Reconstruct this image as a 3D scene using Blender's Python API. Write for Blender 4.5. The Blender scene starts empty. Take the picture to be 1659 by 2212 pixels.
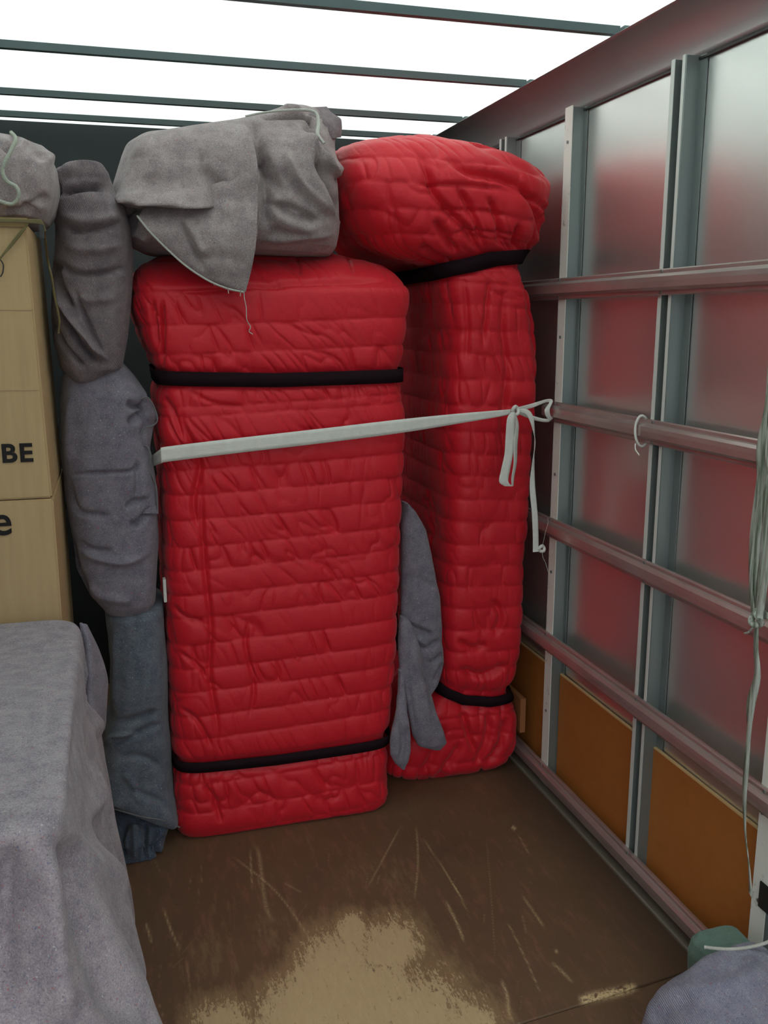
import bpy, math
import numpy as np
from mathutils import Vector

# ------------------------------------------------------------ camera, sky, exposure
FPX, CH = 2000.0, 1.45
YAW = math.atan(594.5/math.hypot(416, 2000)); PITCH = math.atan(416/2000)
scn = bpy.context.scene; COL = scn.collection
cd = bpy.data.cameras.new('camera'); cam = bpy.data.objects.new('camera', cd); COL.objects.link(cam)
cd.sensor_fit = 'VERTICAL'; cd.sensor_height = 24.0; cd.lens = 24.0*FPX/2212; cd.clip_start = .02
cam.location = (0, 0, CH); cam.rotation_euler = (math.pi/2-PITCH, 0, -YAW)
scn.camera = cam
w = bpy.data.worlds.new('overcast'); scn.world = w; w.use_nodes = True
wn = w.node_tree; bg = wn.nodes['Background']           # overcast sky, three times brighter at the zenith than at the horizon
_tc = wn.nodes.new('ShaderNodeTexCoord'); _sx = wn.nodes.new('ShaderNodeSeparateXYZ'); _rp = wn.nodes.new('ShaderNodeValToRGB')
wn.links.new(_tc.outputs['Generated'], _sx.inputs[0]); _mr = wn.nodes.new('ShaderNodeMapRange'); _mr.inputs['From Min'].default_value = -1
wn.links.new(_sx.outputs['Z'], _mr.inputs['Value']); wn.links.new(_mr.outputs[0], _rp.inputs[0]); wn.links.new(_rp.outputs[0], bg.inputs[0])
_e = _rp.color_ramp.elements; _e[0].position = .47; _e[0].color = (.04, .04, .04, 1); _e[1].position = 1; _e[1].color = (.98, 1, .96, 1)
_k = _e.new(.5); _k.color = (.115, .13, .16, 1); bg.inputs[1].default_value = 3.0
scn.view_settings.view_transform = 'Standard'; scn.view_settings.look = 'None'
scn.view_settings.gamma = 1; scn.view_settings.use_curve_mapping = False
scn.view_settings.exposure = 0.68

# ------------------------------------------------------------ pixel <-> world
FWD = np.array([math.sin(YAW)*math.cos(PITCH), math.cos(YAW)*math.cos(PITCH), -math.sin(PITCH)])
RGT = np.array([math.cos(YAW), -math.sin(YAW), 0]); UPV = np.cross(RGT, FWD); CAM = np.array([0, 0, CH])
def P(u, v, y=None, x=None, z=None):
    d = FWD*FPX + RGT*(u-829.5) - UPV*(v-1106)
    t = y/d[1] if y is not None else (x/d[0] if x is not None else (z-CH)/d[2])
    return CAM + d*t
def PR(V):
    q = V-CAM; zz = q@FWD
    return 829.5+FPX*(q@RGT)/zz, 1106-FPX*(q@UPV)/zz

# ------------------------------------------------------------ noise
_rs = np.random.RandomState(7); TAB = _rs.rand(65536)
def _h(i, j, s): return TAB[((i*7919+j*104729+s*1299709) & 0xffffffff) % 65521]
def vn(x, y, s=0):
    x, y = np.broadcast_arrays(np.asarray(x, float), np.asarray(y, float))
    i = np.floor(x).astype(np.int64); j = np.floor(y).astype(np.int64); f = x-i; g = y-j
    f = f*f*(3-2*f); g = g*g*(3-2*g)
    return (_h(i, j, s)*(1-f)+_h(i+1, j, s)*f)*(1-g)+(_h(i, j+1, s)*(1-f)+_h(i+1, j+1, s)*f)*g
def fbm(x, y, s=0, o=3):
    r = 0; a = .5
    for k in range(o): r = r+a*(vn(x, y, s+k*11)-.5)*2; x = x*2.03; y = y*2.03; a *= .5
    return r
def ridged(x, y, s=0): return 1-np.abs(2*vn(x, y, s)-1)
def sstep(a, b, x): t = np.clip((x-a)/(b-a), 0, 1); return t*t*(3-2*t)

# ------------------------------------------------------------ strokes (fold lines)
def cr(pts, n=8):
    p = np.array(pts, float)
    if len(p) < 3: return p
    e = np.vstack([2*p[0]-p[1], p, 2*p[-1]-p[-2]]); o = []
    for i in range(1, len(e)-2):
        for t in np.linspace(0, 1, n, endpoint=False):
            a, b, c, d = e[i-1:i+3]
            o.append(.5*((2*b)+(-a+c)*t+(2*a-5*b+4*c-d)*t*t+(-a+3*b-3*c+d)*t**3))
    return np.vstack([o, p[-1]])
def stroke(U, V, H, pts, w, d, kind='v', taper=.25, n=5):
    """adds to H. kind v: gaussian trench/ridge; s: step edge raised on the left of the travel direction"""
    p = cr(pts, n); R = w*3.2+2
    m = (U > p[:, 0].min()-R) & (U < p[:, 0].max()+R) & (V > p[:, 1].min()-R) & (V < p[:, 1].max()+R)
    if not m.any(): return
    u = U[m]; v = V[m]; best = np.full(u.shape, 1e9); sg = np.zeros_like(u); T = np.zeros_like(u)
    L = np.r_[0, np.cumsum(np.hypot(*np.diff(p, axis=0).T))]
    for k in range(len(p)-1):
        a = p[k]; e = p[k+1]-a; l2 = e@e+1e-9
        t = np.clip(((u-a[0])*e[0]+(v-a[1])*e[1])/l2, 0, 1)
        dx = u-a[0]-t*e[0]; dy = v-a[1]-t*e[1]; dd = np.hypot(dx, dy); b = dd < best
        best[b] = dd[b]; sg[b] = np.sign(e[0]*dy-e[1]*dx)[b]; T[b] = ((L[k]+t*math.sqrt(l2))/L[-1])[b]
    tp = sstep(0, taper, T)*sstep(0, taper, 1-T) if taper > 0 else 1
    if kind == 'v': h = np.exp(-(best/w)**2)
    else:
        s = -sg*best; h = np.where(s > 0, np.exp(-s/w)*sstep(-1, 3, s), sstep(-2.5, 0.5, s)*.3)
    H[m] += d*h*tp

# ------------------------------------------------------------ mesh + object helpers
def mesh_np(name, V, Q, ngons=(), smooth=True):
    me = bpy.data.meshes.new(name); V = np.asarray(V, np.float32).reshape(-1, 3); Q = np.asarray(Q, np.int32).reshape(-1, 4)
    lo = [Q.ravel()]+[np.array(g, np.int32) for g in ngons]; sizes = np.r_[np.full(len(Q), 4), [len(g) for g in ngons]].astype(np.int32)
    lv = np.concatenate(lo).astype(np.int32)
    me.vertices.add(len(V)); me.vertices.foreach_set('co', V.ravel())
    me.loops.add(len(lv)); me.loops.foreach_set('vertex_index', lv)
    me.polygons.add(len(sizes)); me.polygons.foreach_set('loop_start', np.r_[0, np.cumsum(sizes)[:-1]].astype(np.int32))
    me.update(calc_edges=True); me.validate()
    if smooth: me.polygons.foreach_set('use_smooth', np.ones(len(me.polygons), bool))
    return me
def mk(name, me, mat=None, parent=None, loc=None):
    o = bpy.data.objects.new(name, me); COL.objects.link(o)
    if mat is not None and me is not None: me.materials.append(mat)
    if parent is not None: o.parent = parent
    if loc is not None: o.location = loc
    return o
def tag(o, label=None, cat=None, group=None, kind=None):
    for k, v in (('label', label), ('category', cat), ('group', group), ('kind', kind)):
        if v: o[k] = v
    return o
class MB:
    def __init__(s): s.v = []; s.f = []
    def hexa(s, c):  # 8 corners: bottom 0-3 ccw, top 4-7
        b = len(s.v); s.v += [tuple(map(float, q)) for q in c]
        s.f += [tuple(b+i for i in q) for q in ((3, 2, 1, 0), (4, 5, 6, 7), (0, 1, 5, 4), (1, 2, 6, 5), (2, 3, 7, 6), (3, 0, 4, 7))]
    def box(s, x0, x1, y0, y1, z0, z1):
        s.hexa([(x0, y0, z0), (x1, y0, z0), (x1, y1, z0), (x0, y1, z0), (x0, y0, z1), (x1, y0, z1), (x1, y1, z1), (x0, y1, z1)])
    def extr(s, prof, axis, a, b):  # closed profile (p,q) extruded along axis 'y' -> (x,z) prof ; 'z' -> (x,y) prof
        n = len(prof); k = len(s.v)
        for t in (a, b):
            for p, q in prof: s.v.append((p, t, q) if axis == 'y' else (p, q, t))
        for i in range(n): j = (i+1) % n; s.f.append((k+i, k+j, k+n+j, k+n+i))
        s.f.append(tuple(k+i for i in range(n))[::-1]); s.f.append(tuple(k+n+i for i in range(n)))
    def cyl(s, c, r, h, axis='x', n=12):
        k = len(s.v)
        for t in (-h/2, h/2):
            for i in range(n):
                a = 2*math.pi*i/n; p, q = r*math.cos(a), r*math.sin(a)
                s.v.append({'x': (c[0]+t, c[1]+p, c[2]+q), 'y': (c[0]+p, c[1]+t, c[2]+q), 'z': (c[0]+p, c[1]+q, c[2]+t)}[axis])
        for i in range(n): j = (i+1) % n; s.f.append((k+i, k+j, k+n+j, k+n+i))
        s.f.append(tuple(k+i for i in range(n))[::-1]); s.f.append(tuple(k+n+i for i in range(n)))
    def build(s, name, mat, parent=None, bevel=0, smooth=False):
        me = bpy.data.meshes.new(name); me.from_pydata(s.v, [], s.f); me.update()
        o = mk(name, me, mat, parent)
        import bmesh
        bm = bmesh.new(); bm.from_mesh(me); bmesh.ops.recalc_face_normals(bm, faces=bm.faces)
        if bevel: bmesh.ops.bevel(bm, geom=list(bm.edges), offset=bevel, segments=2, affect='EDGES', clamp_overlap=True)
        bm.to_mesh(me); bm.free()
        if smooth: me.polygons.foreach_set('use_smooth', np.ones(len(me.polygons), bool))
        return o
def grid_quads(n, m, wrap=False):
    i, j = np.meshgrid(np.arange(n-1), np.arange(m if wrap else m-1), indexing='ij'); j2 = (j+1) % m
    return np.stack([i*m+j, i*m+j2, (i+1)*m+j2, (i+1)*m+j], -1).reshape(-1, 4)
def normals(G, wrap):
    dj = np.roll(G, -1, 1)-np.roll(G, 1, 1) if wrap else np.gradient(G, axis=1)
    di = np.gradient(G, axis=0); N = np.cross(dj, di); return N/(np.linalg.norm(N, axis=2, keepdims=True)+1e-12)
def smooth1(A, k):
    if k < 2: return A
    ker = np.hanning(k+2)[1:-1]; ker /= ker.sum(); pad = k//2
    B = np.vstack([2*A[0]-A[pad:0:-1], A, 2*A[-1]-A[-2:-pad-2:-1]])
    return np.stack([np.convolve(B[:, c], ker, 'same')[pad:pad+len(A)] for c in range(A.shape[1])], 1)
def LV(v, ul, ur, yf, yb, n=5.0, dx=.03):
    a = P(ul, v, y=yf+dx); b = P(ur, v, y=yf+dx); z = P((ul+ur)/2, v, y=yf)[2]
    return (z, a[0], b[0], yf, yb, n)
class Loft:
    """closed bundle: stacked rounded-rectangle rings"""
    def __init__(s, levels, nl, nr, sm=9, dens=2.5):
        L = np.array(levels, float); t = np.r_[0, np.cumsum(np.linalg.norm(np.diff(L[:, :5], axis=0), axis=1)+1e-4)]
        T = np.linspace(0, t[-1], nl); A = np.stack([np.interp(T, t, L[:, c]) for c in range(6)], 1); A = smooth1(A, sm)
        th = np.linspace(0, 2*math.pi, 1441); G = np.zeros((nl, nr, 3)); S = np.zeros((nl, nr))
        for i, (z, xl, xr, yf, yb, n) in enumerate(A):
            c = -np.sin(th); q = np.cos(th)       # start at back middle, go to -x, front, +x
            x = (xl+xr)/2+(xr-xl)/2*np.sign(c)*np.abs(c)**(2/n); y = (yf+yb)/2+(yb-yf)/2*np.sign(q)*np.abs(q)**(2/n)
            d = np.r_[0, np.cumsum(np.hypot(np.diff(x), np.diff(y)))]; wgt = 1+dens*(np.gradient(y) > -1)*sstep((yf+yb)/2, yf, y)*(1 if dens else 0); wc = np.r_[0, np.cumsum(wgt[1:]*np.diff(d))]; e = np.interp(np.linspace(0, wc[-1], nr, endpoint=False), wc, d)
            G[i, :, 0] = np.interp(e, d, x); G[i, :, 1] = np.interp(e, d, y); G[i, :, 2] = z; S[i] = e-d[-1]/2
        s.G = G; s.S = S; s.N = normals(G, True)
        if (s.N[nl//2, nr//2] @ (CAM-G[nl//2, nr//2])) < 0: s.N = -s.N
        s.refresh()
    def refresh(s):
        s.U, s.V = PR(s.G); s.front = (s.N*(CAM-s.G)).sum(2) > 0; s.H = np.zeros(s.S.shape)
    def st(s, pts, w, d, kind='v', taper=.25):
        H = np.zeros_like(s.H); stroke(s.U, s.V, H, pts, w, d, kind, taper); s.H += H*s.front
    def build(s, name, mat, parent=None, floor=None):
        D = s.G+s.N*s.H[..., None]
        if floor is not None: D[..., 2] = np.maximum(D[..., 2], floor)
        n, m = s.H.shape; Q = grid_quads(n, m, True)
        me = mesh_np(name, D, Q, [list(range(m))[::-1], list(range((n-1)*m, n*m))])
        import bmesh
        s.D = D
        return mk(name, me, mat, parent)
    def band(s, name, zf, hw, off, mat, parent, th=.0025):
        """strap following the bundle's surface at height zf(x)"""
        n, m = s.H.shape; top = []; bot = []
        for j in range(0, m, 3):
            g = s.G[:, j]; k = np.argmax(g[:, 2]) or n-1; zz = g[:k+1, 2]
            def at(z):
                return np.array([np.interp(z, zz, g[:k+1, c]) for c in range(3)]), np.array([np.interp(z, zz, s.N[:k+1, j, c]) for c in range(3)])
            zc = zf(at(zf(at(1.0)[0][0]))[0][0])
            for dz, lst in ((hw, top), (-hw, bot)):
                p, nn = at(zc+dz); nn[2] = 0; nn /= np.linalg.norm(nn)+1e-9; lst.append((p, nn))
        V = []
        for o_, arr in ((off+th, top), (off+th, bot), (off, bot), (off, top)): V.append([p+nn*o_ for p, nn in arr])
        V = np.array(V); Q = grid_quads(5, V.shape[1], True); Q = Q.copy(); Q %= (4*V.shape[1])
        return mk(name, mesh_np(name, V, Q, smooth=False), mat, parent)
def patch(name, rows, n, m, mat, parent=None, strokes=(), thick=.005, bulge=0, extra=None, sm=9):
    """cloth sheet: rows of (v_left, v_right, ul, ur, y_left, y_mid, y_right)"""
    L = np.array(rows, float); t = np.linspace(0, len(L)-1, n); A = smooth1(np.stack([np.interp(t, np.arange(len(L)), L[:, c]) for c in range(7)], 1), sm)
    k = np.linspace(0, 1, m); U = A[:, 2:3]*(1-k)+A[:, 3:4]*k; V = A[:, 0:1]*(1-k)+A[:, 1:2]*k
    Y = A[:, 4:5]*(1-k)**2+2*k*(1-k)*A[:, 5:6]+A[:, 6:7]*k*k
    H = np.zeros_like(U)
    for s_ in strokes: stroke(U, V, H, *s_)
    if extra is not None: H += extra(U, V)
    d = FWD*FPX+RGT*(U[..., None]-829.5)-UPV*(V[..., None]-1106); Y = Y-H
    G = CAM+d*(Y/d[..., 1])[..., None]
    o = mk(name, mesh_np(name, G, grid_quads(n, m)), mat, parent)
    md = o.modifiers.new('thickness', 'SOLIDIFY'); md.thickness = thick; md.offset = 0
    return o
def tube(name, pts, r, mat, parent=None, n=8, samp=6):
    p = cr(pts, samp); m = len(p); r = np.interp(np.linspace(0, 1, m), np.linspace(0, 1, len(np.atleast_1d(r))), np.atleast_1d(r))
    T = np.gradient(p, axis=0); T /= np.linalg.norm(T, axis=1, keepdims=True)+1e-12
    ref = np.array([.31, .2, .93]); A = np.cross(T, ref); A /= np.linalg.norm(A, axis=1, keepdims=True)+1e-9; B = np.cross(T, A)
    a = np.linspace(0, 2*math.pi, n, endpoint=False)
    G = p[:, None]+r[:, None, None]*(A[:, None]*np.cos(a)[:, None]+B[:, None]*np.sin(a)[:, None])
    return mk(name, mesh_np(name, G, grid_quads(m, n, True), [list(range(n)), list(range((m-1)*n, m*n))[::-1]]), mat, parent)
def ribbon(name, pts, wid, mat, parent=None, th=.0018, samp=7):
    """flat webbing: pts centre line, wid = list of half-width vectors"""
    c = cr(pts, samp); h = cr(wid, samp); T = np.gradient(c, axis=0); N = np.cross(T, h); N /= np.linalg.norm(N, axis=1, keepdims=True)+1e-12
    N *= th/2; hh = h
    cols = [c-hh+N, c-hh*.5+N, c+hh*.0+N*1.0, c+hh*.5+N, c+hh+N, c+hh-N, c-hh-N]
    G = np.stack(cols, 1); m = len(cols)
    return mk(name, mesh_np(name, G, grid_quads(len(c), m, True), [list(range(m)), list(range((len(c)-1)*m, len(c)*m))[::-1]], smooth=False), mat, parent)

# ------------------------------------------------------------ materials
def srgb(r, g, b): return tuple(((c/255)/12.92 if c <= 10 else ((c/255+.055)/1.055)**2.4) for c in (r, g, b))+(1,)
def M(name, col, rough=.6, metal=0, spec=.5, **kw):
    m = bpy.data.materials.new(name); m.use_nodes = True; b = m.node_tree.nodes['Principled BSDF']
    b.inputs['Base Color'].default_value = col; b.inputs['Roughness'].default_value = rough
    b.inputs['Metallic'].default_value = metal; b.inputs['Specular IOR Level'].default_value = spec
    for k, v in kw.items(): b.inputs[k.replace('_', ' ')].default_value = v
    return m
def nd(m, t, **kw):
    n = m.node_tree.nodes.new(t)
    for k, v in kw.items():
        if hasattr(n, k): setattr(n, k, v)
        else: n.inputs[k.replace('_', ' ')].default_value = v
    return n
def ln(m, a, b): m.node_tree.links.new(a, b)
def coords(m, scale=(1, 1, 1), rot=(0, 0, 0)):
    g = nd(m, 'ShaderNodeNewGeometry'); p = nd(m, 'ShaderNodeMapping'); p.inputs['Scale'].default_value = scale; p.inputs['Rotation'].default_value = rot
    ln(m, g.outputs['Position'], p.inputs['Vector']); return p.outputs[0]
def noise(m, sc, det=4, co=None, rough=.6):
    n = nd(m, 'ShaderNodeTexNoise', Scale=sc, Detail=det, Roughness=rough); ln(m, co if co is not None else coords(m), n.inputs['Vector']); return n.outputs['Fac']
def ramp(m, f, stops):
    r = nd(m, 'ShaderNodeValToRGB'); e = r.color_ramp.elements
    e[0].position, e[0].color = stops[0]; e[1].position, e[1].color = stops[-1]
    for p, c in stops[1:-1]: k = e.new(p); k.color = c
    ln(m, f, r.inputs['Fac']); return r.outputs['Color']
def mix(m, f, a, b, t='MIX'):
    x = nd(m, 'ShaderNodeMix', data_type='RGBA', blend_type=t)
    if isinstance(f, float): x.inputs['Factor'].default_value = f
    else: ln(m, f, x.inputs['Factor'])
    for i, q in ((6, a), (7, b)):
        if isinstance(q, tuple): x.inputs[i].default_value = q
        else: ln(m, q, x.inputs[i])
    return x.outputs[2]
def setc(m, c, s='Base Color'): ln(m, c, m.node_tree.nodes['Principled BSDF'].inputs[s])
def bump(m, f, strength=.3, dist=.002):
    b = nd(m, 'ShaderNodeBump', Strength=strength, Distance=dist); ln(m, f, b.inputs['Height'])
    ln(m, b.outputs[0], m.node_tree.nodes['Principled BSDF'].inputs['Normal'])
G1 = (1, 1, 1, 1); G0 = (0, 0, 0, 1)
def felt(name, base, lo, hi, rib=(1, 1, 1), ribstr=.25, speck=.66, wave=0):
    """recycled felt: mottled, with faint coloured flecks"""
    m = M(name, base, .95, spec=.12); c = coords(m); b = m.node_tree.nodes['Principled BSDF']
    b.inputs['Sheen Weight'].default_value = .12; b.inputs['Sheen Roughness'].default_value = .6
    k = ramp(m, noise(m, 330, 4, c, .8), [(.36, lo), (.5, base), (.64, hi)])
    k2 = mix(m, .35, k, ramp(m, noise(m, 30, 5, c), [(.38, lo), (.62, hi)]))
    for j, (colr, sc, th) in enumerate(((srgb(168, 84, 88), 200, speck), (srgb(78, 92, 132), 230, speck-.01), (srgb(198, 196, 190), 260, speck), (srgb(76, 74, 84), 280, speck-.02))):
        cc = coords(m, (1, 1, 1.0), (j*1.3, j*.7, j)); f = ramp(m, noise(m, sc, 2, cc, .5), [(th, G0), (th+.08, (.6, .6, .6, 1))]); k2 = mix(m, f, k2, colr)
    setc(m, k2)
    if wave:
        wv = nd(m, 'ShaderNodeTexWave', Scale=1.0, Distortion=1.5, Detail=1.0); wv.bands_direction = 'X'; ln(m, coords(m, (wave, wave, wave), (.0, .35, .1)), wv.inputs['Vector'])
        setc(m, mix(m, ramp(m, wv.outputs['Fac'], [(0, (.35, .35, .35, 1)), (1, G0)]), k2, lo)); bump(m, wv.outputs['Fac'], .5, .002); return m
    r = noise(m, 1, 2, coords(m, (420*rib[0], 420*rib[1], 420*rib[2])), .5)
    bump(m, r, ribstr, .002); return m
FELT = felt('grey_felt', srgb(146, 133, 134), srgb(118, 107, 110), srgb(170, 158, 155), (1, 1, .12))
FELTR = felt('ribbed_grey_felt', srgb(120, 107, 111), srgb(88, 78, 84), srgb(148, 136, 136), speck=.66, wave=85)
FELTM = felt('mauve_felt', srgb(118, 113, 124), srgb(94, 90, 103), srgb(140, 134, 142))
FELTB = felt('blue_grey_felt', srgb(92, 100, 112), srgb(70, 77, 90), srgb(118, 124, 132), (.3, .3, 1), .5, .67)
FELTD = felt('dark_blue_felt', srgb(62, 72, 88), srgb(46, 55, 70), srgb(80, 90, 104))
FELTT = felt('pinkish_grey_felt', srgb(140, 132, 139), srgb(112, 105, 116), srgb(168, 159, 162))
FELTG = felt('green_felt', srgb(96, 122, 112), srgb(84, 110, 100), srgb(110, 136, 124), speck=.8)
RED = M('red_quilt_nylon', srgb(196, 22, 40), .5, spec=.35); RED.node_tree.nodes['Principled BSDF'].inputs['Sheen Weight'].default_value = .08
setc(RED, mix(RED, noise(RED, 5, 3), srgb(197, 20, 37), srgb(210, 27, 43))); bump(RED, noise(RED, 90, 4), .25, .004)
BLK = M('black_elastic', srgb(36, 24, 28), .95, spec=.05); bump(BLK, noise(BLK, 1, 2, coords(BLK, (60, 60, 900))), .4, .001)
WEB = M('white_webbing', srgb(218, 218, 210), .85, spec=.2); setc(WEB, mix(WEB, noise(WEB, 60, 4), srgb(204, 204, 198), srgb(228, 228, 220))); bump(WEB, noise(WEB, 1, 1, coords(WEB, (40, 40, 900))), .4, .001)
WEBG = M('old_green_webbing', srgb(150, 158, 145), .9, spec=.2); setc(WEBG, mix(WEBG, ramp(WEBG, noise(WEBG, 1, 3, coords(WEBG, (130, 130, 9))), [(.4, G0), (.6, G1)]), srgb(112, 120, 104), srgb(186, 192, 182)))
WEBO = M('olive_webbing', srgb(108, 98, 68), .9, spec=.2); setc(WEBO, mix(WEBO, noise(WEBO, 50, 4), srgb(84, 78, 54), srgb(130, 118, 84)))
HEM = M('pale_hem_thread', srgb(186, 186, 178), .9, spec=.1); bump(HEM, noise(HEM, 350, 2), .8, .003)
HEMG = M('greenish_hem_thread', srgb(170, 174, 160), .9, spec=.1); bump(HEMG, noise(HEMG, 350, 2), .8, .003)
HEMD = M('dull_hem_thread', srgb(110, 110, 112), .9, spec=.1)
CARD = M('brown_cardboard', srgb(186, 160, 116), .85, spec=.2)
setc(CARD, mix(CARD, ramp(CARD, noise(CARD, 1, 3, coords(CARD, (60, 60, 5))), [(.3, G0), (.7, G1)]), srgb(180, 153, 114), srgb(188, 161, 120))); bump(CARD, noise(CARD, 1, 2, coords(CARD, (6, 6, 160))), .12, .002)
CARDE = M('cut_cardboard_edge', srgb(150, 126, 84), .9)
INK = M('black_print', srgb(38, 36, 36), .8, spec=.2)
ALU = M('brushed_aluminium_sheet', srgb(224, 226, 222), .31, .88)
RAIL = M('worn_aluminium_rail', srgb(205, 196, 192), .3, .7)
setc(RAIL, mix(RAIL, ramp(RAIL, noise(RAIL, 1, 5, coords(RAIL, (20, 9, 30))), [(.35, G0), (.75, G1)]), srgb(192, 180, 176), srgb(176, 162, 157)))
POST = M('bare_aluminium_post', srgb(134, 142, 141), .4, .55)
LIP = M('bright_post_lip', srgb(214, 220, 214), .45, .15)
WHITE = M('white_painted_post', srgb(226, 228, 220), .55); setc(WHITE, mix(WHITE, ramp(WHITE, noise(WHITE, 30, 5), [(.62, G0), (.72, G1)]), srgb(228, 230, 222), srgb(160, 158, 150)))
COVE = M('grey_painted_cove', srgb(176, 170, 170), .36, .35)
BULK = M('dark_bulkhead_paint', srgb(34, 41, 43), .6)
SIDE = M('left_panel_paint', srgb(120, 126, 128), .5)
KICK = M('brown_hardboard', srgb(160, 98, 44), .6, spec=.3); setc(KICK, mix(KICK, noise(KICK, 25, 6, None, .7), srgb(160, 97, 42), srgb(184, 115, 56))); bump(KICK, noise(KICK, 300, 3), .15, .001)
KEDGE = M('raw_board_edge', srgb(214, 180, 128), .8)
STEEL = M('dark_steel', srgb(66, 66, 64), .5, .7)
RIB = M('roof_bow_metal', srgb(96, 112, 112), .5, .4)
BLACKH = M('black_recess', srgb(14, 14, 15), .8)
PLY = M('plank_end_wood', srgb(150, 96, 56), .8)
TAGM = M('white_fabric_label', srgb(215, 215, 208), .8)
ROAD = M('tarmac', srgb(120, 120, 120), .9); setc(ROAD, mix(ROAD, noise(ROAD, 40, 5), srgb(105, 105, 106), srgb(140, 140, 138)))
# translucent white fibreglass roof sheet
ROOF = bpy.data.materials.new('translucent_roof_sheet'); ROOF.use_nodes = True
nt = ROOF.node_tree; nt.nodes.clear(); out = nt.nodes.new('ShaderNodeOutputMaterial'); mx = nt.nodes.new('ShaderNodeMixShader'); mx.inputs[0].default_value = .56
tr = nt.nodes.new('ShaderNodeBsdfTranslucent'); tr.inputs[0].default_value = (.95, 1.0, .99, 1); df = nt.nodes.new('ShaderNodeBsdfDiffuse'); df.inputs[0].default_value = (.8, .84, .83, 1)
nt.links.new(tr.outputs[0], mx.inputs[2]); nt.links.new(df.outputs[0], mx.inputs[1]); nt.links.new(mx.outputs[0], out.inputs[0])

# floor plywood with a worn patch (attribute 'wear', 'scratch')
FLOOR = M('worn_phenolic_plywood', srgb(96, 74, 54), .5, spec=.4)
def _floor():
    m = FLOOR; at = nd(m, 'ShaderNodeAttribute', attribute_name='wear'); sc = nd(m, 'ShaderNodeAttribute', attribute_name='scratch'); dk = nd(m, 'ShaderNodeAttribute', attribute_name='floor_dark')
    fl = noise(m, 1, 7, coords(m, (90, 22, 1), (0, 0, .12)), .7); fl2 = noise(m, 1, 8, coords(m, (260, 90, 1)), .75)
    a = nd(m, 'ShaderNodeMath', operation='ADD'); ln(m, fl, a.inputs[0]); ln(m, fl2, a.inputs[1])
    b = nd(m, 'ShaderNodeMath', operation='MULTIPLY_ADD'); ln(m, a.outputs[0], b.inputs[0]); b.inputs[1].default_value = 1.1; ln(m, at.outputs['Fac'], b.inputs[2])
    mask = ramp(m, nd_sub(m, b.outputs[0], .98), [(.46, G0), (.58, (.9, .9, .9, 1))])
    film = mix(m, noise(m, 6, 6), srgb(88, 66, 50), srgb(108, 84, 62)); film = mix(m, ramp(m, noise(m, 1, 6, coords(m, (40, 9, 1)), .7), [(.52, G0), (.68, G1)]), film, srgb(120, 84, 68))
    film = mix(m, ramp(m, noise(m, 220, 3), [(.62, G0), (.72, G1)]), film, srgb(70, 54, 40))
    sm_ = nd(m, 'ShaderNodeMath', operation='MULTIPLY_ADD'); ln(m, at.outputs['Fac'], sm_.inputs[0]); sm_.inputs[1].default_value = 1.4; ln(m, noise(m, 1, 6, coords(m, (60, 14, 1)), .75), sm_.inputs[2])
    film = mix(m, ramp(m, sm_.outputs[0], [(.55, G0), (.85, (.55, .55, .55, 1))]), film, srgb(150, 122, 88))
    bare = mix(m, noise(m, 1, 6, coords(m, (90, 20, 1)), .7), srgb(176, 150, 113), srgb(200, 175, 135))
    k = mix(m, mask, film, bare)
    s = nd(m, 'ShaderNodeMath', operation='MULTIPLY'); ln(m, sc.outputs['Fac'], s.inputs[0]); ln(m, ramp(m, noise(m, 160, 3), [(.3, G0), (.55, G1)]), s.inputs[1])
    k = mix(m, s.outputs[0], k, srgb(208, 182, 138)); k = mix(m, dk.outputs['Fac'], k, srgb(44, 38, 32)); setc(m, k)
    bump(m, mask, .3, .0008)
def nd_sub(m, o, v):
    s = nd(m, 'ShaderNodeMath', operation='SUBTRACT'); ln(m, o, s.inputs[0]); s.inputs[1].default_value = v; return s.outputs[0]
_floor()

# ------------------------------------------------------------ the setting
Y0, Y1 = -.35, 3.72; XL = -.86; XP = 1.249; XS = 1.288; ZR = 2.14
road = MB(); road.box(-12, 12, -14, 14, -.82, -.80); tag(road.build('ground', ROAD), kind='structure')
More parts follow.
